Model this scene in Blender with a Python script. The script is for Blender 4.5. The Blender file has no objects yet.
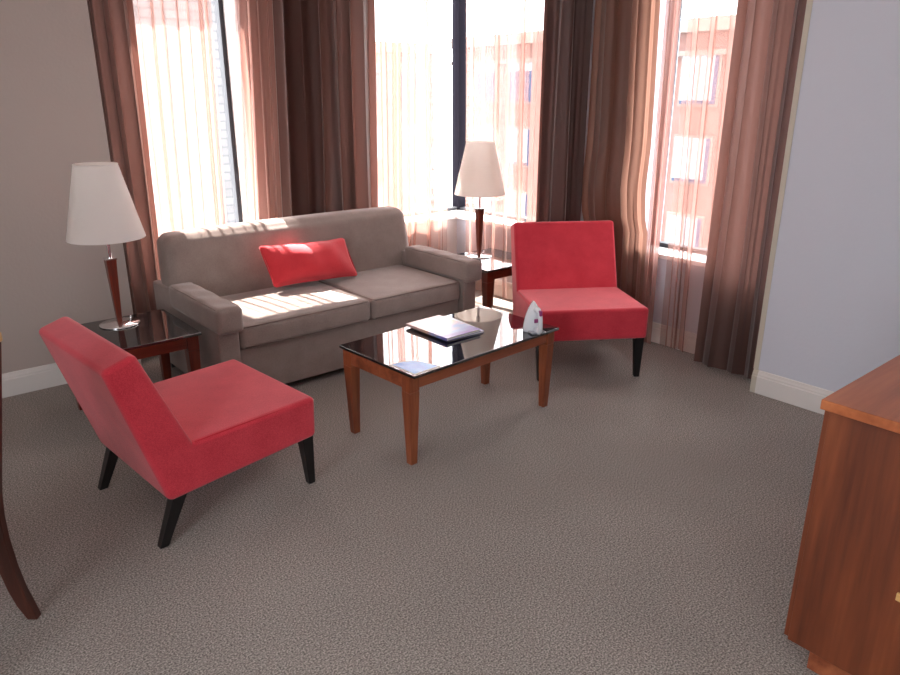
import bpy, bmesh, math, random
from mathutils import Vector, Matrix
R = math.radians
scn = bpy.context.scene
COL = scn.collection
random.seed(7)

# ------------------------------------------------------------------ materials
def new_mat(name):
    m = bpy.data.materials.new(name); m.use_nodes = True
    nt = m.node_tree; nt.nodes.clear()
    out = nt.nodes.new('ShaderNodeOutputMaterial')
    return m, nt, out

def N(nt, kind, **kw):
    n = nt.nodes.new(kind)
    for k, v in kw.items():
        if k in n.inputs: n.inputs[k].default_value = v
        else: setattr(n, k, v)
    return n

def srgb(r, g, b):
    f = lambda c: (c/255/12.92) if c/255 <= .04045 else ((c/255+.055)/1.055)**2.4
    return (f(r), f(g), f(b), 1)

def principled(nt, out, **kw):
    p = nt.nodes.new('ShaderNodeBsdfPrincipled')
    for k, v in kw.items(): p.inputs[k].default_value = v
    nt.links.new(p.outputs[0], out.inputs[0]); return p

def coord(nt, scale=(1, 1, 1), rot=(0, 0, 0)):
    tc = nt.nodes.new('ShaderNodeTexCoord'); mp = nt.nodes.new('ShaderNodeMapping')
    mp.inputs['Scale'].default_value = scale; mp.inputs['Rotation'].default_value = rot
    nt.links.new(tc.outputs['Object'], mp.inputs[0]); return mp.outputs[0]

def ramp(nt, fac, stops):
    r = nt.nodes.new('ShaderNodeValToRGB'); el = r.color_ramp.elements
    while len(el) < len(stops): el.new(.5)
    for e, (p, c) in zip(el, stops): e.position = p; e.color = c
    nt.links.new(fac, r.inputs[0]); return r.outputs[0]

def bump(nt, h, p, strength, dist):
    b = nt.nodes.new('ShaderNodeBump'); b.inputs['Strength'].default_value = strength
    b.inputs['Distance'].default_value = dist
    nt.links.new(h, b.inputs['Height']); nt.links.new(b.outputs[0], p.inputs['Normal'])

def plain(name, col, rough=.5, metal=0, **kw):
    m, nt, out = new_mat(name)
    p = principled(nt, out, **{'Base Color': col, 'Roughness': rough, 'Metallic': metal, **kw})
    n = N(nt, 'ShaderNodeTexNoise', Scale=40.0); nt.links.new(coord(nt), n.inputs['Vector'])
    bump(nt, n.outputs[0], p, .03, .001)
    return m

def fabric(name, c1, c2, scale=420, rough=.9, sheen=.3):
    m, nt, out = new_mat(name)
    p = principled(nt, out, Roughness=rough)
    p.inputs['Sheen Weight'].default_value = sheen; p.inputs['Specular IOR Level'].default_value = .2
    v = coord(nt)
    n = N(nt, 'ShaderNodeTexNoise', Scale=float(scale), Detail=2.0); nt.links.new(v, n.inputs['Vector'])
    n2 = N(nt, 'ShaderNodeTexNoise', Scale=9.0, Detail=3.0); nt.links.new(v, n2.inputs['Vector'])
    mx = N(nt, 'ShaderNodeMix', data_type='FLOAT'); mx.inputs[0].default_value = .3
    nt.links.new(n.outputs[0], mx.inputs[2]); nt.links.new(n2.outputs[0], mx.inputs[3])
    nt.links.new(ramp(nt, mx.outputs[0], [(.35, c1), (.65, c2)]), p.inputs['Base Color'])
    bump(nt, n.outputs[0], p, .35, .0015)
    return m

def wood(name, dark, mid, light, axis='Z', rough=.35, s=1.0):
    m, nt, out = new_mat(name)
    p = principled(nt, out, Roughness=rough)
    p.inputs['Coat Weight'].default_value = .25; p.inputs['Coat Roughness'].default_value = .2
    a = {'X': (1.2, 16, 16), 'Y': (16, 1.2, 16), 'Z': (16, 16, 1.2)}[axis]
    v = coord(nt, tuple(k*s for k in a))
    n = N(nt, 'ShaderNodeTexNoise', Scale=1.0, Detail=5.0, Distortion=.6); nt.links.new(v, n.inputs['Vector'])
    n2 = N(nt, 'ShaderNodeTexNoise', Scale=7.0, Detail=3.0); nt.links.new(v, n2.inputs['Vector'])
    mx = N(nt, 'ShaderNodeMix', data_type='FLOAT'); mx.inputs[0].default_value = .25
    nt.links.new(n.outputs[0], mx.inputs[2]); nt.links.new(n2.outputs[0], mx.inputs[3])
    nt.links.new(ramp(nt, mx.outputs[0], [(.3, dark), (.5, mid), (.7, light)]), p.inputs['Base Color'])
    bump(nt, n2.outputs[0], p, .05, .001)
    return m

def curtain_mat(name, diff, trans, tr_mix, opacity, edge_op, rough=.45):
    """woven voile or drape: see-through share between the threads, the rest reflects and lets light glow through"""
    m, nt, out = new_mat(name)
    p = nt.nodes.new('ShaderNodeBsdfPrincipled')
    p.inputs['Base Color'].default_value = diff; p.inputs['Roughness'].default_value = rough
    p.inputs['Sheen Weight'].default_value = .4
    t = N(nt, 'ShaderNodeBsdfTranslucent', Color=trans)
    mx = nt.nodes.new('ShaderNodeMixShader'); mx.inputs[0].default_value = tr_mix
    nt.links.new(p.outputs[0], mx.inputs[1]); nt.links.new(t.outputs[0], mx.inputs[2])
    n = N(nt, 'ShaderNodeTexNoise', Scale=1.0, Detail=3.0); nt.links.new(coord(nt, (240, 240, 6)), n.inputs['Vector'])
    bump(nt, n.outputs[0], p, .05, .001)
    if opacity < 1:
        tp = N(nt, 'ShaderNodeBsdfTransparent', Color=(1, .95, .92, 1))
        lw = N(nt, 'ShaderNodeLayerWeight', Blend=.5)
        mr = nt.nodes.new('ShaderNodeMapRange'); mr.inputs[1].default_value = .3; mr.inputs[2].default_value = 1.0
        mr.inputs[3].default_value = opacity; mr.inputs[4].default_value = edge_op
        nt.links.new(lw.outputs['Facing'], mr.inputs[0])
        m2 = nt.nodes.new('ShaderNodeMixShader')
        nt.links.new(mr.outputs[0], m2.inputs[0]); nt.links.new(tp.outputs[0], m2.inputs[1]); nt.links.new(mx.outputs[0], m2.inputs[2])
        nt.links.new(m2.outputs[0], out.inputs[0])
    else:
        nt.links.new(mx.outputs[0], out.inputs[0])
    return m

def wall_mat(name, col):
    m, nt, out = new_mat(name)
    p = principled(nt, out, Roughness=.85, **{'Base Color': col})
    n = N(nt, 'ShaderNodeTexNoise', Scale=55.0, Detail=4.0); nt.links.new(coord(nt), n.inputs['Vector'])
    bump(nt, n.outputs[0], p, .25, .004)
    return m

def carpet_mat():
    m, nt, out = new_mat('carpet')
    p = principled(nt, out, Roughness=1.0); p.inputs['Specular IOR Level'].default_value = .1
    v = coord(nt)
    vo = N(nt, 'ShaderNodeTexVoronoi', Scale=230.0); nt.links.new(v, vo.inputs['Vector'])
    n = N(nt, 'ShaderNodeTexNoise', Scale=170.0, Detail=3.0); nt.links.new(v, n.inputs['Vector'])
    n2 = N(nt, 'ShaderNodeTexNoise', Scale=1.6, Detail=2.0); nt.links.new(v, n2.inputs['Vector'])
    c = ramp(nt, n.outputs[0], [(.34, srgb(106, 101, 97)), (.5, srgb(150, 144, 139)), (.66, srgb(188, 181, 175))])
    c2 = ramp(nt, n2.outputs[0], [(.3, (.93, .93, .93, 1)), (.7, (1.05, 1.05, 1.05, 1))])
    mx = N(nt, 'ShaderNodeMix', data_type='RGBA', blend_type='MULTIPLY'); mx.inputs[0].default_value = 1
    nt.links.new(c, mx.inputs[6]); nt.links.new(c2, mx.inputs[7])
    nt.links.new(mx.outputs[2], p.inputs['Base Color'])
    bump(nt, vo.outputs['Distance'], p, .5, .003)
    return m

def brick_mat(name, c1, c2, mortar, rot):
    m, nt, out = new_mat(name)
    p = principled(nt, out, Roughness=.9)
    b = N(nt, 'ShaderNodeTexBrick', Scale=1.0)
    b.inputs['Color1'].default_value = c1; b.inputs['Color2'].default_value = c2; b.inputs['Mortar'].default_value = mortar
    b.inputs['Brick Width'].default_value = .9; b.inputs['Row Height'].default_value = .3; b.inputs['Mortar Size'].default_value = .03
    nt.links.new(coord(nt, (1, 1, 1), rot), b.inputs['Vector'])
    nt.links.new(b.outputs[0], p.inputs['Base Color'])
    return m

def glass_mat(name, tint=(1, 1, 1, 1)):
    m, nt, out = new_mat(name)
    t = N(nt, 'ShaderNodeBsdfTransparent', Color=tint); g = N(nt, 'ShaderNodeBsdfGlossy', Roughness=.02)
    lw = N(nt, 'ShaderNodeLayerWeight', Blend=.5)
    pw = N(nt, 'ShaderNodeMath', operation='POWER'); pw.inputs[1].default_value = 5.0; nt.links.new(lw.outputs['Facing'], pw.inputs[0])
    f = N(nt, 'ShaderNodeMath', operation='MULTIPLY_ADD'); f.inputs[1].default_value = .9; f.inputs[2].default_value = .04; nt.links.new(pw.outputs[0], f.inputs[0])
    mx = nt.nodes.new('ShaderNodeMixShader')
    nt.links.new(f.outputs[0], mx.inputs[0]); nt.links.new(t.outputs[0], mx.inputs[1]); nt.links.new(g.outputs[0], mx.inputs[2])
    nt.links.new(mx.outputs[0], out.inputs[0]); return m

M = {}
M['wall'] = wall_mat('wall_paint', srgb(205, 200, 198))
M['wall_warm_lit'] = wall_mat('wall_paint_warm_lit', srgb(180, 168, 161))  # same wall paint, its warm backlit tone put into the colour
M['wall_cool_lit'] = wall_mat('wall_paint_cool_lit', srgb(203, 206, 216))  # same wall paint, cool daylight tinted into the colour
M['ceiling'] = wall_mat('ceiling_paint', srgb(235, 233, 230))
M['trim'] = plain('trim_paint', srgb(222, 218, 214), .4)
M['beige'] = plain('corner_bead_paint', srgb(196, 188, 172), .6)
M['carpet'] = carpet_mat()
M['red'] = fabric('red_upholstery', srgb(184, 40, 56), srgb(214, 64, 78), 380)
M['redp'] = fabric('red_cushion_cloth', srgb(188, 40, 52), srgb(214, 62, 70), 500)
M['redseam'] = fabric('red_piping', srgb(170, 24, 40), srgb(200, 40, 56), 500)
M['taupe'] = fabric('taupe_upholstery', srgb(126, 112, 107), srgb(158, 143, 136), 420)
M['taupeseam'] = fabric('taupe_piping', srgb(100, 84, 78), srgb(128, 110, 102), 500)
M['cherry'] = wood('cherry_wood', srgb(104, 48, 26), srgb(140, 74, 44), srgb(166, 96, 60), 'Z')
M['cherryx'] = wood('cherry_wood_rail', srgb(110, 52, 30), srgb(146, 78, 48), srgb(172, 100, 64), 'X')
M['mahog'] = wood('mahogany_wood', srgb(74, 26, 16), srgb(104, 40, 24), srgb(128, 54, 34), 'Z')
M['mahogx'] = wood('mahogany_wood_rail', srgb(74, 26, 16), srgb(104, 40, 24), srgb(128, 54, 34), 'X')
M['cab'] = wood('cabinet_veneer', srgb(82, 36, 18), srgb(120, 60, 32), srgb(150, 84, 48), 'Z', .4, .55)
M['cabtop'] = wood('cabinet_top_veneer', srgb(140, 70, 36), srgb(174, 96, 54), srgb(198, 120, 74), 'X', .35, .55)
M['darkwood'] = wood('dark_chair_wood', srgb(48, 22, 16), srgb(74, 36, 26), srgb(98, 52, 38), 'Z')
M['palewood'] = plain('pale_wood_edge', srgb(214, 170, 110), .4)
M['black'] = plain('black_lacquer', srgb(20, 18, 18), .35)
M['glass_top'] = plain('black_glass', (.012, .012, .014, 1), .03, 0, **{'IOR': 2.2})
M['chrome'] = plain('chrome', (.85, .85, .87, 1), .1, 1)
M['bulb'] = plain('frosted_bulb', (.9, .9, .88, 1), .4)
M['frame'] = plain('dark_window_metal', srgb(34, 33, 40), .6)
M['post'] = plain('dark_corner_post', srgb(30, 28, 34), 1, 0, **{'Specular IOR Level': 0.0})
M['sill'] = plain('white_sill_paint', srgb(238, 236, 232), .35)
M['glass'] = glass_mat('window_glass')
M['white_plastic'] = plain('white_plastic', srgb(228, 232, 238), .25)
M['grey_plastic'] = plain('grey_plastic', srgb(150, 155, 165), .35)
M['violet'] = plain('violet_plastic', srgb(150, 60, 120), .3)
M['steel'] = plain('iron_soleplate', (.7, .72, .75, 1), .2, 1)
M['paper'] = plain('page_paper', srgb(225, 222, 216), .7)
M['drape'] = curtain_mat('brown_satin_drape', srgb(90, 66, 60), srgb(138, 98, 88), .38, 1, 1)
M['drape_shaded'] = curtain_mat('shaded_brown_satin_drape', srgb(76, 54, 50), srgb(110, 76, 68), .35, 1, 1)  # same brown satin, darkened in colour for the shade over the pier
M['drape_lit'] = curtain_mat('lit_brown_satin_drape', srgb(128, 94, 80), srgb(184, 134, 112), .45, 1, 1)  # same brown satin, window light put into a paler colour
M['voile'] = curtain_mat('brown_voile', srgb(150, 114, 104), srgb(212, 164, 152), .5, .40, .97, .6)
M['voile_dense'] = curtain_mat('gathered_brown_voile', srgb(150, 112, 100), srgb(204, 154, 142), .5, .74, .95, .5)
M['brick_red'] = brick_mat('red_brick', srgb(104, 60, 54), srgb(94, 52, 46), srgb(112, 80, 72), (R(90), 0, R(90)))
M['brick_pale'] = brick_mat('pale_brick', srgb(92, 90, 90), srgb(84, 83, 83), srgb(66, 66, 68), (R(90), 0, 0))
M['stone'] = plain('pale_stone', srgb(112, 98, 90), .8)
M['farglass'] = plain('far_window_glass', srgb(60, 70, 92), .15)
M['farblind'] = plain('far_white_blind', srgb(135, 140, 146), .7)
M['street'] = plain('street_asphalt', srgb(120, 118, 116), .9)

def shade_mat():
    m, nt, out = new_mat('lamp_shade_cloth')
    d = N(nt, 'ShaderNodeBsdfDiffuse', Color=srgb(250, 248, 246)); t = N(nt, 'ShaderNodeBsdfTranslucent', Color=srgb(250, 246, 242))
    mx = nt.nodes.new('ShaderNodeMixShader'); mx.inputs[0].default_value = .5
    nt.links.new(d.outputs[0], mx.inputs[1]); nt.links.new(t.outputs[0], mx.inputs[2]); nt.links.new(mx.outputs[0], out.inputs[0])
    n = N(nt, 'ShaderNodeTexNoise', Scale=600.0); b = nt.nodes.new('ShaderNodeBump'); b.inputs['Strength'].default_value = .1
    nt.links.new(n.outputs[0], b.inputs['Height']); nt.links.new(b.outputs[0], d.inputs['Normal'])
    return m
M['shade'] = shade_mat()

def cover_mat(name, stops, mast):
    m, nt, out = new_mat(name)
    p = principled(nt, out, Roughness=.25)
    n = N(nt, 'ShaderNodeTexNoise', Scale=5.0, Detail=2.0, Distortion=.8); nt.links.new(coord(nt, (1, 2.2, 1), (0, 0, .5)), n.inputs['Vector'])
    tc = nt.nodes.new('ShaderNodeTexCoord'); sx = nt.nodes.new('ShaderNodeSeparateXYZ'); nt.links.new(tc.outputs['Object'], sx.inputs[0])
    mr = nt.nodes.new('ShaderNodeMapRange'); mr.inputs[1].default_value = -.17; mr.inputs[2].default_value = .17
    nt.links.new(sx.outputs[1], mr.inputs[0])
    mx = N(nt, 'ShaderNodeMix', data_type='FLOAT'); mx.inputs[0].default_value = .4
    nt.links.new(mr.outputs[0], mx.inputs[2]); nt.links.new(n.outputs[0], mx.inputs[3])
    nt.links.new(ramp(nt, mx.outputs[0], stops), p.inputs['Base Color']); return m
M['cover1'] = cover_mat('magazine_cover', [(.2, srgb(118, 96, 170)), (.38, srgb(130, 145, 195)), (.52, srgb(200, 160, 138)), (.75, srgb(184, 158, 156))], 0)
M['cover2'] = cover_mat('pale_magazine_cover', [(.2, srgb(150, 155, 185)), (.6, srgb(185, 185, 195)), (.8, srgb(190, 175, 175))], 0)
def leaflet_mat():
    m, nt, out = new_mat('blue_leaflet')
    p = principled(nt, out, Roughness=.3)
    n = N(nt, 'ShaderNodeTexNoise', Scale=12.0, Detail=2.0); nt.links.new(coord(nt), n.inputs['Vector'])
    nt.links.new(ramp(nt, n.outputs[0], [(.3, srgb(60, 140, 225)), (.7, srgb(110, 185, 240))]), p.inputs['Base Color']); return m
M['leaflet'] = leaflet_mat()

# ------------------------------------------------------------------ mesh helpers
def link(name, bm, mat, parent=None, smooth=False, bevel=0, seg=2, loc=None, rot=None):
    me = bpy.data.meshes.new(name)
    bmesh.ops.recalc_face_normals(bm, faces=bm.faces)
    bm.to_mesh(me); bm.free()
    me.materials.append(mat)
    o = bpy.data.objects.new(name, me); COL.objects.link(o)
    if parent: o.parent = parent
    if loc: o.location = loc
    if rot: o.rotation_euler = rot
    if smooth or bevel:
        for p in me.polygons: p.use_smooth = True
    if bevel:
        b = o.modifiers.new('bevel', 'BEVEL'); b.width = bevel; b.segments = seg; b.limit_method = 'ANGLE'; b.angle_limit = R(30)
        b.harden_normals = True
    return o

def thing(name, label, cat, loc=(0, 0, 0), rz=0, group=None):
    o = bpy.data.objects.new(name, None); COL.objects.link(o)
    o.location = loc; o.rotation_euler = (0, 0, rz); o.empty_display_size = .1
    tag(o, label, cat, group); return o
def tag(o, label, cat, group=None):
    o['label'] = label; o['category'] = cat
    if group: o['group'] = group
    return o
def structure(o): o['kind'] = 'structure'; return o

def box(bm, x0, x1, y0, y1, z0, z1):
    vs = [bm.verts.new((x, y, z)) for z in (z0, z1) for x, y in ((x0, y0), (x1, y0), (x1, y1), (x0, y1))]
    for f in ((3, 2, 1, 0), (4, 5, 6, 7), (0, 1, 5, 4), (1, 2, 6, 5), (2, 3, 7, 6), (3, 0, 4, 7)): bm.faces.new([vs[i] for i in f])
    return vs
def bx(*a):
    bm = bmesh.new(); box(bm, *a); return bm

def prism(bm, pts, a0, a1, axis='y'):
    """extrude the outline pts (u,z) along an axis"""
    mk = (lambda u, z, a: (u, a, z)) if axis == 'y' else ((lambda u, z, a: (a, u, z)) if axis == 'x' else (lambda u, z, a: (u, z, a)))
    A = [bm.verts.new(mk(u, z, a0)) for u, z in pts]; B = [bm.verts.new(mk(u, z, a1)) for u, z in pts]
    bm.faces.new(A); bm.faces.new(B[::-1]); n = len(pts)
    for i in range(n): bm.faces.new((A[i], A[(i+1) % n], B[(i+1) % n], B[i]))

def taper(bm, top, bot, w_top, w_bot, z1, z0, d_top=None, d_bot=None):
    """square tapered leg from centre bot (x,y) at z0 to top at z1"""
    d_top = d_top or w_top; d_bot = d_bot or w_bot
    V = []
    for (cx, cy), w, d, z in ((bot, w_bot, d_bot, z0), (top, w_top, d_top, z1)):
        V += [bm.verts.new((cx+sx*w/2, cy+sy*d/2, z)) for sx, sy in ((-1, -1), (1, -1), (1, 1), (-1, 1))]
    for f in ((3, 2, 1, 0), (4, 5, 6, 7), (0, 1, 5, 4), (1, 2, 6, 5), (2, 3, 7, 6), (3, 0, 4, 7)): bm.faces.new([V[i] for i in f])

def tube(bm, pts, r, n=8, closed=False):
    pts = [Vector(p) for p in pts]; rings = []; L = len(pts)
    rr = r if isinstance(r, (list, tuple)) else [r]*L
    prev = None
    for i, p in enumerate(pts):
        if closed: t = pts[(i+1) % L]-pts[i-1]
        else: t = pts[min(i+1, L-1)]-pts[max(i-1, 0)]
        t.normalize()
        a = prev if prev else (Vector((0, 0, 1)) if abs(t.z) < .9 else Vector((1, 0, 0)))
        b = t.cross(a).normalized(); a = b.cross(t).normalized(); prev = a
        rings.append([bm.verts.new(p+(a*math.cos(2*math.pi*k/n)+b*math.sin(2*math.pi*k/n))*rr[i]) for k in range(n)])
    for i in range(L if closed else L-1):
        q, s = rings[i], rings[(i+1) % L]
        for k in range(n): bm.faces.new((q[k], q[(k+1) % n], s[(k+1) % n], s[k]))
    if not closed: bm.faces.new(rings[0]); bm.faces.new(rings[-1][::-1])

def lathe(bm, prof, n=48, cx=0, cy=0, cap0=True, cap1=True):
    rings = [[bm.verts.new((cx+r*math.cos(2*math.pi*k/n), cy+r*math.sin(2*math.pi*k/n), z)) for k in range(n)] for r, z in prof]
    for a, b in zip(rings, rings[1:]):
        for k in range(n): bm.faces.new((a[k], a[(k+1) % n], b[(k+1) % n], b[k]))
    if cap0: bm.faces.new(rings[0][::-1])
    if cap1: bm.faces.new(rings[-1])

def soft_box(bm, c, dims, r, puff=(0, 0, 0), res=.05, warp=None):
    """upholstery block: rounded edges, faces puffed out"""
    h = [d/2 for d in dims]
    def ticks(i):
        a = h[i]-r; n = max(2, int(2*a/res))
        e = [r*(1-math.cos(k*math.pi/2/4)) if False else r*k/4 for k in range(4)]
        return [-h[i]+t for t in e] + [-a+2*a*k/n for k in range(n+1)] + [h[i]-t for t in reversed(e)]
    T = [ticks(i) for i in range(3)]
    cache = {}
    def vert(p):
        key = tuple(round(v, 6) for v in p)
        if key in cache: return cache[key]
        q = Vector(p); inner = Vector([max(-(h[i]-r), min(h[i]-r, q[i])) for i in range(3)]); d = q-inner
        if d.length > 1e-9: q = inner+d.normalized()*r
        for i in range(3):
            j, k = (i+1) % 3, (i+2) % 3
            if puff[i]:
                f = max(0, 1-abs(p[j]/h[j])**2.6)*max(0, 1-abs(p[k]/h[k])**2.6)
                q[i] += puff[i]*f*(q[i]/h[i])
        if warp: q = warp(q)
        v = bm.verts.new(q+Vector(c)); cache[key] = v; return v
    for i in range(3):
        j, k = (i+1) % 3, (i+2) % 3
        for s in (-1, 1):
            for a0, a1 in zip(T[j], T[j][1:]):
                for b0, b1 in zip(T[k], T[k][1:]):
                    q = []
                    for aa, bb in ((a0, b0), (a1, b0), (a1, b1), (a0, b1)):
                        p = [0, 0, 0]; p[i] = s*h[i]; p[j] = aa; p[k] = bb; q.append(vert(p))
                    if len(set(q)) == 4: bm.faces.new(q)

# ------------------------------------------------------------------ the room
WX, WY = 3.722, 4.40          # main wall faces (east, north)
NX, NY = 4.02, 4.70           # window wall faces, set back
GX, GY = 4.24, 4.93           # glass planes
CE = 2.72
EX, SY = -2.4, -2.2           # west and south limits
EN, WN = 1.205, 1.785         # where the setback begins on the north / east wall
SILL, HEAD = .60, 2.5

structure(link('floor', bx(EX, NX+.02, SY, NY+.02, -.05, 0), M['carpet']))
structure(link('ceiling', bx(EX-.1, GX+.1, SY-.1, GY+.1, CE, CE+.1), M['ceiling']))
WW = (-.9, 1.0)  # opening for the added west window
bm = bmesh.new()
box(bm, EX-.1, EX, SY-.1, WW[0], 0, CE); box(bm, EX-.1, EX, WW[1], WY, 0, CE)
box(bm, EX-.1, EX, WW[0], WW[1], 0, .7); box(bm, EX-.1, EX, WW[0], WW[1], 2.35, CE)
structure(link('wall_west', bm, M['wall']))
structure(link('wall_south', bx(EX, WX, SY-.1, SY, 0, CE), M['wall']))
# north wall: main stretch, then window wall with two openings; the corner is open glass
bm = bmesh.new(); box(bm, EX-.1, EN, WY, GY+.08, 0, CE)
structure(link('wall_north', bm, M['wall_warm_lit']))
bm = bmesh.new()
A1, A2 = (1.34, 2.175), 3.05
box(bm, EN, GX+.08, NY, GY+.08, 0, SILL)
box(bm, EN, GX+.08, NY, GY+.08, HEAD, CE)
box(bm, EN, A1[0], NY, GY+.08, SILL, HEAD); box(bm, A1[1], A2, NY, GY+.08, SILL, HEAD)
structure(link('wall_north_setback', bm, M['wall']))
bm = bmesh.new(); box(bm, WX, GX+.08, SY-.1, WN, 0, CE)
structure(link('wall_east', bm, M['wall_cool_lit']))
bm = bmesh.new()
B1, B2 = 3.62, (1.98, 2.865)
box(bm, NX, GX+.08, WN, NY, 0, SILL)
box(bm, NX, GX+.08, WN, NY, HEAD, CE)
box(bm, NX, GX+.08, WN, B2[0], SILL, HEAD); box(bm, NX, GX+.08, B2[1], B1, SILL, HEAD)
structure(link('wall_east_setback', bm, M['wall_cool_lit']))

# painted bead on the wall corner by the right hand curtain
structure(link('trim_1', bx(WX-.003, WX+.02, WN-.024, WN+.004, .135, CE-.001), M['beige']))

def baseboard(name, p0, p1, inward, mat=None):
    """moulded skirting: profile extruded from p0 to p1"""
    prof = [(0, .002), (.018, .002), (.018, .098), (.014, .104), (.014, .112), (.010, .120), (.006, .133), (0, .135)]
    d = Vector((p1[0]-p0[0], p1[1]-p0[1], 0)); bm = bmesh.new(); n = Vector((inward[0], inward[1], 0))
    A = [bm.verts.new(Vector((p0[0], p0[1], 0))+n*u+Vector((0, 0, z))) for u, z in prof]
    B = [bm.verts.new(Vector((p1[0], p1[1], 0))+n*u+Vector((0, 0, z))) for u, z in prof]
    k = len(prof); bm.faces.new(A); bm.faces.new(B[::-1])
    for i in range(k): bm.faces.new((A[i], A[(i+1) % k], B[(i+1) % k], B[i]))
    return structure(link(name, bm, mat or M['trim']))
baseboard('baseboard_north', (EX, WY), (EN, WY), (0, -1))
baseboard('baseboard_north_setback', (EN, NY), (NX, NY), (0, -1))
baseboard('baseboard_east', (WX, SY), (WX, WN-.03), (-1, 0))
baseboard('baseboard_east_corner', (WX, WN-.03), (WX, WN), (-1, 0), M['beige'])
baseboard('baseboard_east_setback', (NX, WN), (NX, NY), (-1, 0))
baseboard('baseboard_west', (EX, SY), (EX, WY), (1, 0))
baseboard('baseboard_south', (EX, SY), (WX, SY), (0, 1))

# windows: frame > pane, sill
def window(name, axis, a0, a1, stiles=(1, 1)):
    w = bpy.data.objects.new(name, None); COL.objects.link(w); structure(w)
    def bb(bm, u0, u1, d0, d1, z0, z1):
        if axis == 'x': box(bm, u0, u1, GY+d0, GY+d1, z0, z1)
        else: box(bm, GX+d0, GX+d1, u0, u1, z0, z1)
    t = .03
    bm = bmesh.new()
    bb(bm, a0, a1, -.03, .03, SILL, SILL+t); bb(bm, a0, a1, -.03, .03, HEAD-t, HEAD)
    for q in [v for v, k in zip((a0, a1-t), stiles) if k]: bb(bm, q, q+t, -.03, .03, SILL+t, HEAD-t)
    link('window_frame', bm, M['frame'], w)
    bm = bmesh.new(); bb(bm, a0+.01, a1-.01, .0, .006, SILL+.01, HEAD-.01); link('pane', bm, M['glass'], w)
    return w
window('window_1', 'x', A1[0], A1[1])
w2 = window('window_2', 'x', A2, GX-.03, (1, 0)); w3 = window('window_3', 'y', B1, GY-.03, (1, 0))
window('window_4', 'y', B2[0], B2[1])
w5 = bpy.data.objects.new('added_west_window', None); COL.objects.link(w5); structure(w5)  # unseen west window, added to light the room from that side
bm = bmesh.new()
for a in ((WW[0], WW[1], .7, .74), (WW[0], WW[1], 2.31, 2.35), (WW[0], WW[0]+.04, .74, 2.31), (WW[1]-.04, WW[1], .74, 2.31), (.03, .07, .74, 2.31)): box(bm, EX-.08, EX-.04, *a)
link('window_frame', bm, M['frame'], w5)
link('pane', bx(EX-.063, EX-.057, WW[0]+.01, WW[1]-.01, .71, 2.34), M['glass'], w5)
# the corner post between the two corner panes
structure(link('trim_3', bx(GX-.045, GX+.04, GY-.045, GY+.04, SILL, HEAD), M['post']))
# painted sill boards
def sill(name, b): structure(link(name, b, M['sill'], bevel=.006))
sill('trim_4', bx(A1[0], A1[1], NY-.02, GY-.03, SILL-.025, SILL+.004))
bm = bmesh.new(); prism(bm, [(A2, NY-.02), (NX-.02, NY-.02), (NX-.02, B1), (GX-.03, B1), (GX-.03, GY-.03), (A2, GY-.03)], SILL-.025, SILL+.004, 'z')
sill('trim_5', bm)
sill('trim_6', bx(NX-.02, GX-.03, B2[0], B2[1], SILL-.025, SILL+.004))
# curtain tracks fixed to the ceiling
structure(link('trim_7', bx(EN, 3.96, 4.545, 4.59, CE-.05, CE), M['trim']))
structure(link('trim_8', bx(3.905, 3.95, WN, 4.545, CE-.05, CE), M['trim']))

# ------------------------------------------------------------------ curtains
def smooth(t): t = max(0, min(1, t)); return t*t*(3-2*t)
def curtain(name, label, group, axis, top, bot, mat, folds, amp, over=.08, seed=0, plane=None, zb=.015, jitter=.35, hem_shift=None, push=None):
    rnd = random.Random(seed)
    nu = int(folds*22); nv = 30
    plane = plane if plane is not None else (4.57 if axis == 'x' else 3.925)
    # irregular pleats: random wavelength, random depth
    wl = [1+jitter*(rnd.random()*2-1) for _ in range(folds)]; am = [.55+.9*rnd.random() for _ in range(folds)]
    ph2 = [rnd.random()*6.28 for _ in range(folds)]
    tot = sum(wl); edges = [0]
    for w in wl: edges.append(edges[-1]+w/tot)
    bm = bmesh.new(); grid = []
    ztop = CE-.05
    sgn = -1
    for j in range(nv+1):
        v = j/nv; z = ztop+(zb-ztop)*v; row = []
        for i in range(nu+1):
            u = i/nu
            k = max(0, min(folds-1, next((q for q in range(folds) if u < edges[q+1]), folds-1)))
            f = (u-edges[k])/(edges[k+1]-edges[k])
            ang = 2*math.pi*f
            lam = (top[1]-top[0])*(edges[k+1]-edges[k])
            a_here = amp*am[k]*(1+.25*math.sin(2.2*v+ph2[k]))
            a_next = am[(k+1) % folds]; blend = smooth((f-.7)/.3)*.5
            a_here *= (1-blend)+blend*a_next/am[k]
            off = a_here*math.sin(ang)+.003*math.sin(2.7*ang+ph2[k]+1.5*v)
            lat = over*lam*am[k]*math.sin(2*ang)+.25*lam*math.sin(ph2[k]+2.4*v)*v*math.sin(math.pi*u)
            s0 = top[0]+(top[1]-top[0])*u; s1 = bot[0]+(bot[1]-bot[0])*u
            s = s0+(s1-s0)*v + lat
            if hem_shift: s += hem_shift(u, v)
            d = off
            if push: d += push(s, z)
            zz = z + (0 if j < nv else .006*math.sin(ang))
            row.append(bm.verts.new((s, plane-d, zz) if axis == 'x' else (plane-d, s, zz)))
        grid.append(row)
    for j in range(nv):
        for i in range(nu): bm.faces.new((grid[j][i], grid[j][i+1], grid[j+1][i+1], grid[j+1][i]))
    o = link(name, bm, mat, smooth=True)
    return tag(o, label, 'curtain', group)

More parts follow.
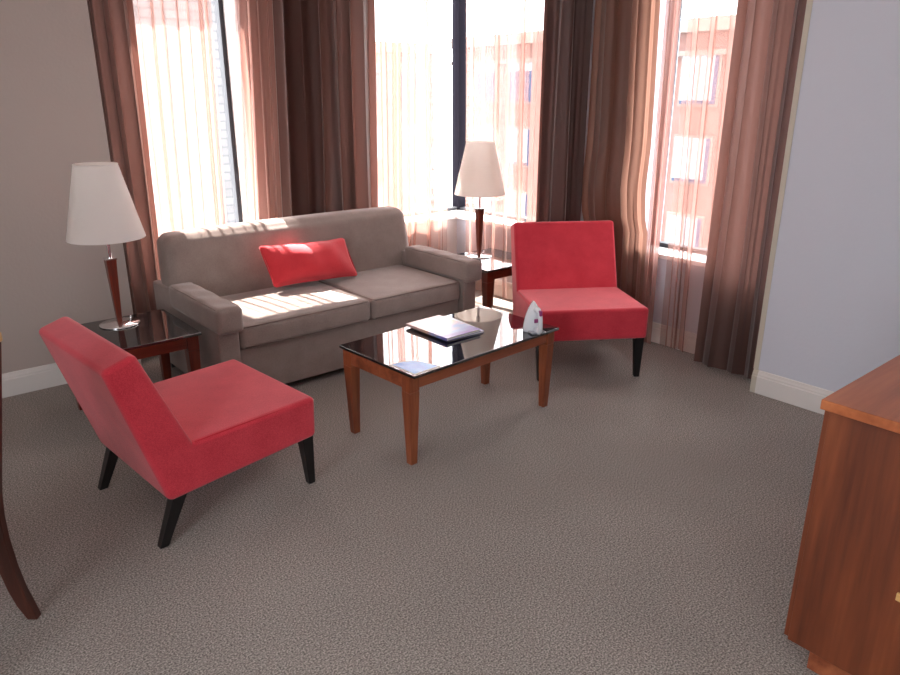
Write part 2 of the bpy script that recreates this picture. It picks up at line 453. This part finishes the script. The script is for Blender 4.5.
GS, GD = 'sheer voile curtains', 'brown satin drapes'
curtain('drape', 'dark brown drape at the far left, behind the lamp with the left end table', GD, 'x', (1.225, 1.49), (1.225, 1.43), M['drape'], 3, .040, seed=1, plane=4.51)
curtain('sheer_curtain', 'pale see-through curtain over the left window above the sofa back', GS, 'x', (1.46, 1.99), (1.41, 1.92), M['voile'], 4, .028, .18, seed=12, plane=4.62)
curtain('gathered_sheer_curtain', 'light brown gathered voile right of the bare strip of the left window', GS, 'x', (2.15, 2.40), (2.02, 2.32), M['voile_dense'], 4, .03, .1, seed=3, plane=4.62)
curtain('drape', 'wide dark brown drape hanging behind the middle of the sofa', GD, 'x', (2.34, 3.11), (2.26, 3.06), M['drape'], 6, .045, seed=4, plane=4.50)
curtain('sheer_curtain', 'pale see-through curtain left of the dark corner post, above the sofa right arm', GS, 'x', (3.06, 3.86), (3.03, 3.84), M['voile'], 6, .024, .18, seed=5, plane=4.62)
curtain('sheer_curtain', 'pale see-through curtain right of the dark corner post, behind the right table lamp', GS, 'y', (3.84, 4.54), (3.84, 4.52), M['voile'], 5, .024, .17, seed=16, plane=3.965)
curtain('drape', 'brown drape coloured as in shade, with deep narrow folds between right lamp and red chair', GD, 'y', (3.20, 3.62), (3.20, 3.62), M['drape_shaded'], 4, .030, seed=7, plane=3.855)
curtain('gathered_sheer_curtain', 'narrow pinkish gathered voile edge just right of the right lamp', GS, 'y', (3.58, 3.82), (3.58, 3.82), M['voile_dense'], 3, .018, .1, seed=31, plane=3.965)
curtain('gathered_drape', 'brown bulging drape coloured as lit by the window, directly behind the right red chair', GD, 'y', (2.80, 3.27), (2.72, 3.27), M['drape_lit'], 4, .030, seed=8, plane=3.96,
        push=lambda s, z: -.02 if z < .8 else .03*math.exp(-((z-1.0)/.2)**2))
curtain('gathered_sheer_curtain', 'narrow golden brown voile strip at the left edge of the right window', GS, 'y', (2.62, 2.72), (2.60, 2.70), M['voile_dense'], 2, .018, .1, seed=9)
curtain('sheer_curtain', 'see-through brown curtain over the right window showing the red brick building', GS, 'y', (2.16, 2.59), (2.10, 2.56), M['voile'], 4, .022, .13, seed=21, plane=3.965)
curtain('drape', 'dark brown drape at the far right beside the bare grey wall', GD, 'y', (1.85, 2.22), (1.84, 2.24), M['drape'], 3, .036, seed=11, plane=3.86)

# ------------------------------------------------------------------ sofa
sofa = thing('sofa', 'taupe two-seat sofa with padded arms under the windows', 'sofa', (2.205, 3.9, 0))
def sb(name, x0, x1, y0, y1, z0, z1, r, puff=(0, 0, 0), mat=None, parent=sofa, warp=None, res=.06):
    bm = bmesh.new(); soft_box(bm, ((x0+x1)/2-2.205, (y0+y1)/2-3.9, (z0+z1)/2), (x1-x0, y1-y0, z1-z0), r, puff, res, warp)
    return link(name, bm, mat or M['taupe'], parent, smooth=True)
sb('base', 1.44, 2.98, 3.46, 4.30, .045, .31, .012)
bk = sb('backrest', 1.345, 3.085, 4.08, 4.27, .30, .820, .060, (.012, .02, .012), warp=lambda q: Vector((q.x*(1-.02*(q.z+.27)/.54), q.y+(q.z+.12)*.17, q.z)))
for x0, x1 in ((1.315, 1.447), (2.972, 3.098)):
    arm = sb('arm', x0+.008, x1-.008, 3.415, 4.34, .045, .535, .012)
    pad = sb('arm_pad', x0-.004, x1+.004, 3.36, 4.05, .435, .572, .026, (.002, .004, .006), parent=arm, res=.02, warp=lambda q: Vector((q.x, q.y, q.z+(.0025*math.sin(q.y*34+q.x*25)*max(0, q.z)/.07))))
    for xx in (x0+.005, x1-.005):
        bm = bmesh.new(); tube(bm, [(xx-2.205, y-3.9, .5645+.0015*math.sin(y*22)) for y in [3.395+.03*k for k in range(22)]], .0035, 6)
        link('piping', bm, M['taupeseam'], arm, smooth=True)
for x0, x1 in ((1.449, 2.272), (2.278, 2.970)):
    cu = sb('seat_cushion', x0, x1, 3.425, 4.09, .312, .44, .028, (.004, .010, .014))
    cx0, cx1 = x0+.012-2.205, x1-.012-2.205
    bm = bmesh.new()
    tube(bm, [(cx0, 4.05-3.9, .433), (cx0, 3.45-3.9, .433), (cx0+.015, 3.432-3.9, .433)]+[(cx0+.02+(cx1-cx0-.04)*k/12, 3.428-3.9-.009*math.sin(math.pi*k/12), .434+.003*math.sin(math.pi*k/12)) for k in range(13)]+[(cx1-.015+.015, 3.45-3.9, .433), (cx1, 4.05-3.9, .433)], .004, 6)
    link('piping', bm, M['taupeseam'], cu, smooth=True)
    bm = bmesh.new(); tube(bm, [(cx0+.01+(cx1-cx0-.02)*k/12, 3.430-3.9-.009*math.sin(math.pi*k/12), .322) for k in range(13)], .004, 6)
    link('piping', bm, M['taupeseam'], cu, smooth=True)
for x in (1.37, 3.04):
    for y in (3.5, 4.28):
        bm = bmesh.new(); taper(bm, (x-2.205, y-3.9), (x-2.205, y-3.9), .06, .05, .047, 0); link('leg', bm, M['black'], sofa)

# pillow
bm = bmesh.new()
def pil(q):
    fx, fz = abs(q.x)/.315, abs(q.z)/.1275
    pinch = 1-.62*max(fx, fz)**4
    q = Vector((q.x*(1-.05*(1-fz*fz)*fx), q.y*pinch, q.z*(1-.08*(1-fx*fx)*fz)))
    q.y += .004*math.sin(q.x*31+q.z*17); q.x -= q.z*.12; return q
soft_box(bm, (0, 0, 0), (.63, .07, .268), .03, (0, .045, 0), .03, pil)
p = link('throw_pillow', bm, M['redp'], smooth=True, loc=(2.178, 3.958, .592), rot=(R(-27), R(3.0), R(4)))
tag(p, 'bright red rectangular cushion leaning on the taupe sofa back', 'cushion')
bm = bmesh.new(); ring = []
for k in range(48):
    a = 2*math.pi*k/48; c, s = math.cos(a), math.sin(a); m = max(abs(c), abs(s)); ring.append((c/m*.306-s/m*.122*.12, 0, s/m*.122))
tube(bm, ring, .004, 6, True); link('piping', bm, M['redseam'], p, smooth=True)

# ------------------------------------------------------------------ red slipper chairs
CP = 'red slipper chairs'
def make_chair(label):
    t = thing('slipper_chair', label, 'chair', group=CP)
    W = .325
    f = lambda pts: [(s+.4, z) for s, z in pts]
    def upholster(name, keep):
        bm = bmesh.new()
        prism(bm, f([(0, .420), (-.006, .235), (-.650, .190), (-.812, .762), (-.695, .800), (-.537, .402)]), -W, W, 'y')
        bmesh.ops.recalc_face_normals(bm, faces=bm.faces)
        sharp = [e for e in bm.edges if not (abs(e.verts[0].co.z-.402) < .001 and abs(e.verts[1].co.z-.402) < .001)]
        bmesh.ops.bevel(bm, geom=sharp, offset=.022, offset_type='OFFSET', segments=5, profile=.5, affect='EDGES', clamp_overlap=True)
        g = bm.verts[:]+bm.edges[:]+bm.faces[:]
        bmesh.ops.bisect_plane(bm, geom=g, plane_co=(-.137, 0, .402), plane_no=(.2, 0, .037), clear_outer=(keep == 'back'), clear_inner=(keep != 'back'))
        o = link(name, bm, M['red'], t, smooth=True); wn = o.modifiers.new('wn', 'WEIGHTED_NORMAL'); wn.weight = 80
        return o
    upholster('backrest', 'back'); upholster('seat', 'seat')
    # stitched seams
    e = W-.010
    bm = bmesh.new()
    tube(bm, [(-.130, -e, .3985), (.13, -e, .406), (.365, -e, .410), (.388, -e+.022, .408), (.388, e-.022, .408), (.365, e, .410), (.13, e, .406), (-.130, e, .397)], .003, 6)
    link('seat_seam', bm, M['redseam'], t, smooth=True)
    for sy in (-1, 1):
        y = sy*(W-.038)
        bm = bmesh.new(); taper(bm, (.4-.042, y), (.4-.028, y), .052, .030, .245, 0); link('leg', bm, M['black'], t, bevel=.003)
        bm = bmesh.new(); taper(bm, (.4-.595, y), (.4-.685, y), .056, .034, .215, 0, .046, .032); link('leg', bm, M['black'], t, bevel=.003)
    return t
def copy_tree(o, parent=None):
    c = o.copy(); COL.objects.link(c); c.parent = parent
    for ch in list(o.children): copy_tree(ch, c)
    return c
def place(o, corner, local, ang):
    c, s = math.cos(ang), math.sin(ang)
    o.location = (corner[0]-(c*local[0]-s*local[1]), corner[1]-(s*local[0]+c*local[1]), 0); o.rotation_euler = (0, 0, ang)
ch1 = make_chair('red armless chair at the left, seen from behind, in front of the left lamp table')
ch2 = copy_tree(ch1); ch2['label'] = 'red armless chair facing us in front of the brown drapes by the right lamp'
ch1.scale = (1, 1.02, .965); place(ch1, (1.318, 2.435), (.4, -.325*1.02), R(5)); ch1.location.x += .020; ch1.location.y += .026
ch2.scale = (1.02,)*3; place(ch2, (3.426, 2.296), (.4*1.02, .325*1.02), R(-123.3))

# ------------------------------------------------------------------ tables
def make_table(name, label, loc, rz, L, D, H, wood_z, wood_x, legw, inx, iny, apron, group=None):
    t = thing(name, label, 'table', loc, rz, group)
    bm = bmesh.new(); box(bm, -L/2, L/2, -D/2, D/2, H-.014, H); link('glass_top', bm, M['glass_top'], t, bevel=.003)
    g = .017
    lx, ly = L/2-inx-legw/2, D/2-iny-legw/2
    link('top_board', bx(-L/2+.02, L/2-.02, -D/2+.02, D/2-.02, H-g, H-.0138), wood_x, t)
    for s in (-1, 1):
        link('rail', bx(-lx+legw/2, lx-legw/2, s*ly-.011+s*.012, s*ly+.011+s*.012, H-g-apron, H-g), wood_x, t, bevel=.002)
        link('rail', bx(s*lx-.011+s*.012, s*lx+.011+s*.012, -ly+legw/2, ly-legw/2, H-g-apron, H-g), wood_x, t, bevel=.002)
    for sx in (-1, 1):
        for sy in (-1, 1):
            c = (sx*lx, sy*ly); zc = H-g-apron-.012
            bm = bmesh.new()
            taper(bm, c, c, legw, legw, H-g+.001, zc)
            c2 = (sx*(lx-.0), sy*(ly-.0)); taper(bm, c, c, legw-.006, legw-.006, zc, zc-.003)
            taper(bm, c, (c[0]-sx*.002, c[1]-sy*.002), legw, legw*.62, zc-.003, 0)
            link('leg', bm, wood_z, t, bevel=.003)
    return t
make_table('coffee_table', 'low cherry wood coffee table with black glass top in front of sofa', (2.195, 2.592, 0), R(3.2), .985, .555, .45, M['cherry'], M['cherryx'], .056, .0, .03, .062)
e1 = make_table('end_table', 'square dark wood end table with black glass at left arm of sofa', (.985, 3.725, 0), 0, .545, .545, .45, M['mahog'], M['mahogx'], .058, .014, .014, .06, 'end tables')
e2 = copy_tree(e1); e2.location = (3.535, 3.765, 0); e2['label'] = 'square dark wood end table between sofa right arm and red chair'

# ------------------------------------------------------------------ table lamps
def make_lamp(label, loc):
    t = thing('table_lamp', label, 'lamp', loc, 0, 'matching table lamps')
    bm = bmesh.new(); lathe(bm, [(.098, .0), (.100, .003), (.098, .007), (.03, .010), (.022, .014)], 56); link('base', bm, M['chrome'], t, smooth=True)
    bm = bmesh.new(); taper(bm, (0, 0), (0, 0), .050, .024, .345, .012); link('stem', bm, M['mahog'], t, bevel=.004)
    bm = bmesh.new(); box(bm, -.027, .027, -.027, .027, .345, .353); lathe(bm, [(.010, .353), (.010, .47), (.016, .47), (.016, .53), (.006, .535)], 20); link('neck', bm, M['chrome'], t, bevel=.001)
    bm = bmesh.new(); lathe(bm, [(.012, .53), (.03, .57), (.032, .60), (.02, .635), (.004, .645)], 24); link('bulb', bm, M['bulb'], t, smooth=True)
    bm = bmesh.new()
    z0, z1, r0, r1 = .455, .82, .184, .100
    lathe(bm, [(r0, z0), (r1, z1), (r1-.003, z1), (r0-.003, z0), (r0, z0)], 72, cap0=False, cap1=False)
    bmesh.ops.remove_doubles(bm, verts=bm.verts, dist=1e-5)
    sh = link('lamp_shade', bm, M['shade'], t)
    for pl in sh.data.polygons: pl.use_smooth = True
    sh.modifiers.new('es', 'EDGE_SPLIT').split_angle = R(50)
    bm = bmesh.new()
    for z, r in ((z1-.003, r1),): tube(bm, [(r*math.cos(a*math.pi/32), r*math.sin(a*math.pi/32), z) for a in range(64)], .0028, 6, True)
    link('shade_rim', bm, M['shade'], sh, smooth=True)
    bm = bmesh.new()
    tube(bm, [(r1*math.cos(a*math.pi/24), r1*math.sin(a*math.pi/24), z1-.03) for a in range(48)], .0015, 5, True)
    for a in (0, 2.09, 4.19): tube(bm, [(r1*.99*math.cos(a), r1*.99*math.sin(a), z1-.03), (.008*math.cos(a), .008*math.sin(a), .55)], .0015, 5)
    link('shade_carrier', bm, M['chrome'], t, smooth=True)
    bm = bmesh.new(); lathe(bm, [(.006, .008), (.006, .022), (.003, .024), (.003, .034)], 12, .062, .018); link('switch', bm, M['chrome'], t, smooth=True)
    return t
make_lamp('table lamp with white cone shade at far left, in front of the plain wall', (.985, 3.863, .45))
l2 = copy_tree(bpy.data.objects['table_lamp']); l2.location = (3.536, 3.88, .45); l2['label'] = 'table lamp with white cone shade on the end table between sofa and red chair'

# ------------------------------------------------------------------ things on the coffee table
def magazine(label, loc, rz, mat, th):
    t = thing('magazine', label, 'magazine', loc, rz)
    bm = bmesh.new(); box(bm, -.109, .108, -.158, .158, .0015, th-.0015); link('pages', bm, M['paper'], t)
    bm = bmesh.new(); box(bm, -.112, .112, -.16, .16, th-.0015, th); box(bm, -.112, .112, -.16, .16, 0, .0015); box(bm, -.113, -.1115, -.16, .16, 0, th)
    link('cover', bm, mat, t)
    return t
magazine('pale thin magazine underneath the colourful one on the coffee table', (2.252, 2.702, .4502), R(-4), M['cover2'], .009)
magazine('glossy magazine with peach and violet cover, topmost of the pair on the coffee table', (2.212, 2.692, .4594), R(1.5), M['cover1'], .014)

# blue leaflet with a curved pale-edged back edge in the near corner
lx = [(-.482, -.268), (-.330, -.268), (-.338, -.225), (-.350, -.170), (-.378, -.125), (-.420, -.104), (-.482, -.098)]
c, s = math.cos(R(3.2)), math.sin(R(3.2))
def flat(poly, z0, z1, mat, name, parent=None):
    bm = bmesh.new(); prism(bm, poly, z0, z1, 'z'); return link(name, bm, mat, parent)
lf = flat(lx, 0, .0012, M['paper'], 'leaflet'); lf.location = (2.195, 2.592, .4502); lf.rotation_euler = (0, 0, R(3.2))
tag(lf, 'light blue leaflet with pale border at near corner of the coffee table', 'leaflet')
cxm = sum(a for a, _ in lx)/len(lx); cym = sum(b for _, b in lx)/len(lx)
flat([(cxm+(a-cxm)*.9, cym+(b-cym)*.9) for a, b in lx], .0012, .0016, M['leaflet'], 'printed_face', lf)

# iron standing on its heel
iron = thing('clothes_iron', 'small white clothes iron with violet button standing on coffee table corner', 'iron', (2.568, 2.410, .4515), R(160))
def outline(sc, d, z0=.0, zs=1.0, n=14, p=2.1):
    H = .155; pts = []
    L = [(.052*sc*(1-(k/n)**p)**.9, z0+H*zs*k/n) for k in range(n)]
    ring = [(x, z) for x, z in L]+[(0, z0+H*zs)]+[(-x, z) for x, z in reversed(L)]
    return [(x, d, z) for x, z in ring]
def loft(bm, rings):
    V = [[bm.verts.new(p) for p in r] for r in rings]; n = len(V[0])
    for a, b in zip(V, V[1:]):
        for k in range(n): bm.faces.new((a[k], a[(k+1) % n], b[(k+1) % n], b[k]))
    bm.faces.new(V[0]); bm.faces.new(V[-1][::-1])
bm = bmesh.new(); loft(bm, [outline(1, 0), outline(1.02, .006)]); link('soleplate', bm, M['steel'], iron)
bm = bmesh.new(); loft(bm, [outline(1.02, .006), outline(1.0, .018), outline(.86, .032, .0, .93), outline(.60, .043, 0, .84), outline(.42, .047, 0, .76)]); link('body', bm, M['white_plastic'], iron, smooth=True)
bm = bmesh.new(); tube(bm, [(0, .040, .118), (0, .060, .120), (0, .080, .110), (0, .090, .085), (0, .092, .05), (0, .090, .02), (0, .080, .010), (0, .045, .010)], [.016, .014, .012, .011, .012, .013, .014, .018], 14); link('handle', bm, M['white_plastic'], iron, smooth=True)
bm = bmesh.new(); soft_box(bm, (0, .088, .110), (.016, .02, .030), .006, res=.01); link('steam_button', bm, M['violet'], iron, smooth=True)
bm = bmesh.new(); soft_box(bm, (0, .048, .006), (.078, .075, .009), .004, res=.02); link('heel_rest', bm, M['grey_plastic'], iron, smooth=True)
bm = bmesh.new(); tube(bm, [(-.012, .05, .06), (.012, .05, .06)], .010, 16); link('dial', bm, M['violet'], iron, smooth=True)

# ------------------------------------------------------------------ sideboard at the right
X0, X1, Y0, Y1 = 1.857, 3.15, .10, .676
sbd = thing('sideboard', 'reddish wood sideboard with overhanging top at the right edge', 'sideboard', ((X0+X1)/2, (Y0+Y1)/2, 0))
ox, oy = (X0+X1)/2, (Y0+Y1)/2
def part(name, b, mat, bev=.002, parent=sbd):
    bmesh.ops.translate(b, vec=(-ox, -oy, 0), verts=b.verts); return link(name, b, mat, parent, bevel=bev)
part('carcass', bx(X0, X1, Y0, Y1, .083, .822), M['cab'])
part('top', bx(X0-.026, X1+.026, Y0-.026, Y1+.016, .822, .850), M['cabtop'], .003)
part('plinth', bx(X0+.03, X1-.03, Y0+.03, Y1-.055, 0, .083), M['cherryx'])
for k in range(2):
    w = (X1-X0)/2
    d = part('door', bx(X0+k*w+.004, X0+(k+1)*w-.004, Y1, Y1+.014, .09, .815), M['cab'])
    part('handle', bx(X0+k*w+(w-.06 if k == 0 else .045), X0+k*w+(w-.045 if k == 0 else .06), Y1+.014, Y1+.03, .45, .57), M['chrome'], .002, d)
part('side_fitting', bx(X0-.008, X0, .405, .437, .372, .394), M['palewood'], .002)

# ------------------------------------------------------------------ dining chair at the left edge
dc = thing('dining_chair', 'dining chair with dark curved leg and red padded back at left edge', 'chair', (.2, 2.318, 0), R(-40))
# local x = rearwards (towards the right of the picture), local y = away from the camera
prof = [(x-.018*min(1, z/.4), z) for x, z in [(0, 0), (-.016, .05), (-.030, .11), (-.040, .19), (-.044, .29), (-.040, .37), (-.030, .45), (-.010, .55), (.014, .66), (.036, .76), (.056, .86), (.072, .945)]]
def post(bm, y):
    V = []
    for i, (x, z) in enumerate(prof):
        w = .021+.006*math.sin(math.pi*min(1, z/.8)); w = w*(.75 if i == 0 else 1)
        V.append([bm.verts.new(p) for p in ((x-w, y-.014, z), (x+w, y-.014, z), (x+w, y+.014, z), (x-w, y+.014, z))])
    for a, b in zip(V, V[1:]):
        for k in range(4): bm.faces.new((a[k], a[(k+1) % 4], b[(k+1) % 4], b[k]))
    bm.faces.new(V[0]); bm.faces.new(V[-1][::-1])
for y in (0, -.42):
    bm = bmesh.new(); post(bm, y); link('rear_leg', bm, M['darkwood'], dc, bevel=.003)
    bm = bmesh.new(); taper(bm, (-.46, y), (-.47, y), .038, .026, .42, 0); link('front_leg', bm, M['darkwood'], dc, bevel=.003)
bm = bmesh.new(); box(bm, .034, .078, -.44, .016, .935, .965); link('top_rail', bm, M['palewood'], dc, bevel=.006)
bm = bmesh.new()
prism(bm, [(x-.012, z) for x, z in prof[7:11]]+[(x+.030, z) for x, z in reversed(prof[7:11])], -.405, -.016, 'y'); link('back_pad', bm, M['red'], dc, bevel=.008)
bm = bmesh.new(); soft_box(bm, (-.25, -.21, .455), (.44, .44, .06), .02, (0, 0, .01)); link('seat', bm, M['red'], dc, smooth=True)
bm = bmesh.new(); box(bm, -.46, -.05, -.42, 0, .38, .425); link('seat_frame', bm, M['darkwood'], dc, bevel=.003)

# ------------------------------------------------------------------ outside
def building(label, axis, dist, a0, a1, z0, z1, mat, cols, rows, ww, blind_from):
    t = thing('building', label, 'building')
    bm = bmesh.new()
    if axis == 'x': box(bm, dist, dist+8, a0, a1, z0, z1)
    else: box(bm, a0, a1, dist, dist+8, z0, z1)
    link('wall', bm, mat, t)
    def bb(u0, u1, d0, d1, zz0, zz1):
        return bx(dist+d0, dist+d1, u0, u1, zz0, zz1) if axis == 'x' else bx(u0, u1, dist+d0, dist+d1, zz0, zz1)
    for z, h, o_ in ((z1-.55, .55, .5), (z1-1.5, .22, .25)):
        link('cornice', bb(a0-.2, a1+.2, -o_, 0, z, z+h), M['stone'], t)
    for c in cols:
        for i, (r0, r1) in enumerate(rows):
            if r0 < z0: continue
            w = link('window', bb(c-ww/2-.12, c+ww/2+.12, -.1, 0, r0-.12, r1+.12), M['stone'], t)
            link('pane', bb(c-ww/2, c+ww/2, -.14, -.1, r0, r1), M['farglass'], w)
            zb = r0+(.35 if blind_from(c, i) else .8)*(r1-r0)
            link('blind', bb(c-ww/2+(.1 if blind_from(c, i) else 0)*ww, c+ww/2, -.17, -.141, zb if not blind_from(c, i) else r0+.15, r1), M['farblind'], w)
            link('glazing_bar', bb(c-.04, c+.04, -.2, -.171, r0, r1), M['stone'], w)
    return t
rows = [(1.1, 3.1), (-2.3, -.35), (-5.8, -3.9), (-9.2, -7.3)]
building('red brick building with blinds in its windows seen through the right window', 'x', 30, 12, 35.4, -16, 4.6, M['brick_red'], [15.2, 18.65, 22.1, 25.6, 29.6, 32.4], rows, 1.75, lambda c, i: (i > 0 or c < 20))
building('pale brick building with stone cornice seen left of the corner post', 'y', 36.5, 18.5, 29.4, -16, 4.3, M['brick_pale'], [21, 24.4, 27.6], rows, 1.7, lambda c, i: i > 0)
building('tall whitish brick building seen through the left window above the sofa', 'y', 26, 2, 17.5, -16, 15, M['brick_pale'], [4.2, 7.6], rows+[(4.6, 6.6), (8, 10)], 1.6, lambda c, i: True)
o = link('street', bx(4.8, 90, -40, 90, -16.3, -16), M['street']); structure(o); o.name = 'trim_2'

# ------------------------------------------------------------------ light
w = bpy.data.worlds.new('sky'); scn.world = w; w.use_nodes = True
nt = w.node_tree; bg = nt.nodes['Background']
sky = nt.nodes.new('ShaderNodeTexSky'); sky.sky_type = 'HOSEK_WILKIE'; sky.turbidity = 4
sky.sun_direction = Vector((.05, .59, .808)).normalized()
mx = nt.nodes.new('ShaderNodeMix'); mx.data_type = 'RGBA'; mx.inputs[0].default_value = .25
mx.inputs[6].default_value = (.95, .97, 1.0, 1)
nt.links.new(sky.outputs[0], mx.inputs[7])
nt.links.new(mx.outputs[2], bg.inputs[0]); bg.inputs[1].default_value = 8.0

sun = bpy.data.lights.new('sun', 'SUN'); sun.energy = 26; sun.angle = R(.7); sun.color = (1, .96, .9)
so = bpy.data.objects.new('sun', sun); COL.objects.link(so)
so.rotation_euler = Vector((-.06, .59, .808)).to_track_quat('Z', 'Y').to_euler()

def portal(loc, rot, sx, sy):
    l = bpy.data.lights.new('window_portal', 'AREA'); l.shape = 'RECTANGLE'; l.size = sx; l.size_y = sy
    l.cycles.is_portal = True
    o = bpy.data.objects.new('window_portal', l); COL.objects.link(o); o.location = loc; o.rotation_euler = rot
zc, hh = (SILL+HEAD)/2, HEAD-SILL
portal((EX-.12, sum(WW)/2, 1.525), (R(-90), 0, R(90)), WW[1]-WW[0], 1.65)
portal(((A1[0]+A1[1])/2, GY+.06, zc), (R(-90), 0, 0), A1[1]-A1[0], hh)
portal(((A2+GX)/2, GY+.06, zc), (R(-90), 0, 0), GX-A2, hh)
portal((GX+.06, (B1+GY)/2, zc), (R(-90), 0, R(-90)), GY-B1, hh)
portal((GX+.06, sum(B2)/2, zc), (R(-90), 0, R(-90)), B2[1]-B2[0], hh)
# unseen fill light added under the ceiling behind the camera
l = bpy.data.lights.new('added_fill_light', 'AREA'); l.size = 2.2; l.energy = 11; l.color = (1, .95, .9)
o = bpy.data.objects.new('added_fill_light', l); COL.objects.link(o); o.location = (-.2, -.6, CE-.03)

# ------------------------------------------------------------------ camera
cam = bpy.data.cameras.new('camera'); cam.sensor_width = 36; cam.lens = 36*720/900
co = bpy.data.objects.new('camera', cam); COL.objects.link(co)
co.location = (0, 0, 1.6); co.rotation_euler = (R(90)-math.atan(720/2112), 0, R(-40))
scn.camera = co
scn.cycles.transparent_max_bounces = 32
scn.cycles.use_denoising = True
scn.cycles.diffuse_bounces = 6
scn.view_settings.view_transform = 'Standard'
scn.view_settings.look = 'None'
scn.view_settings.exposure = .84
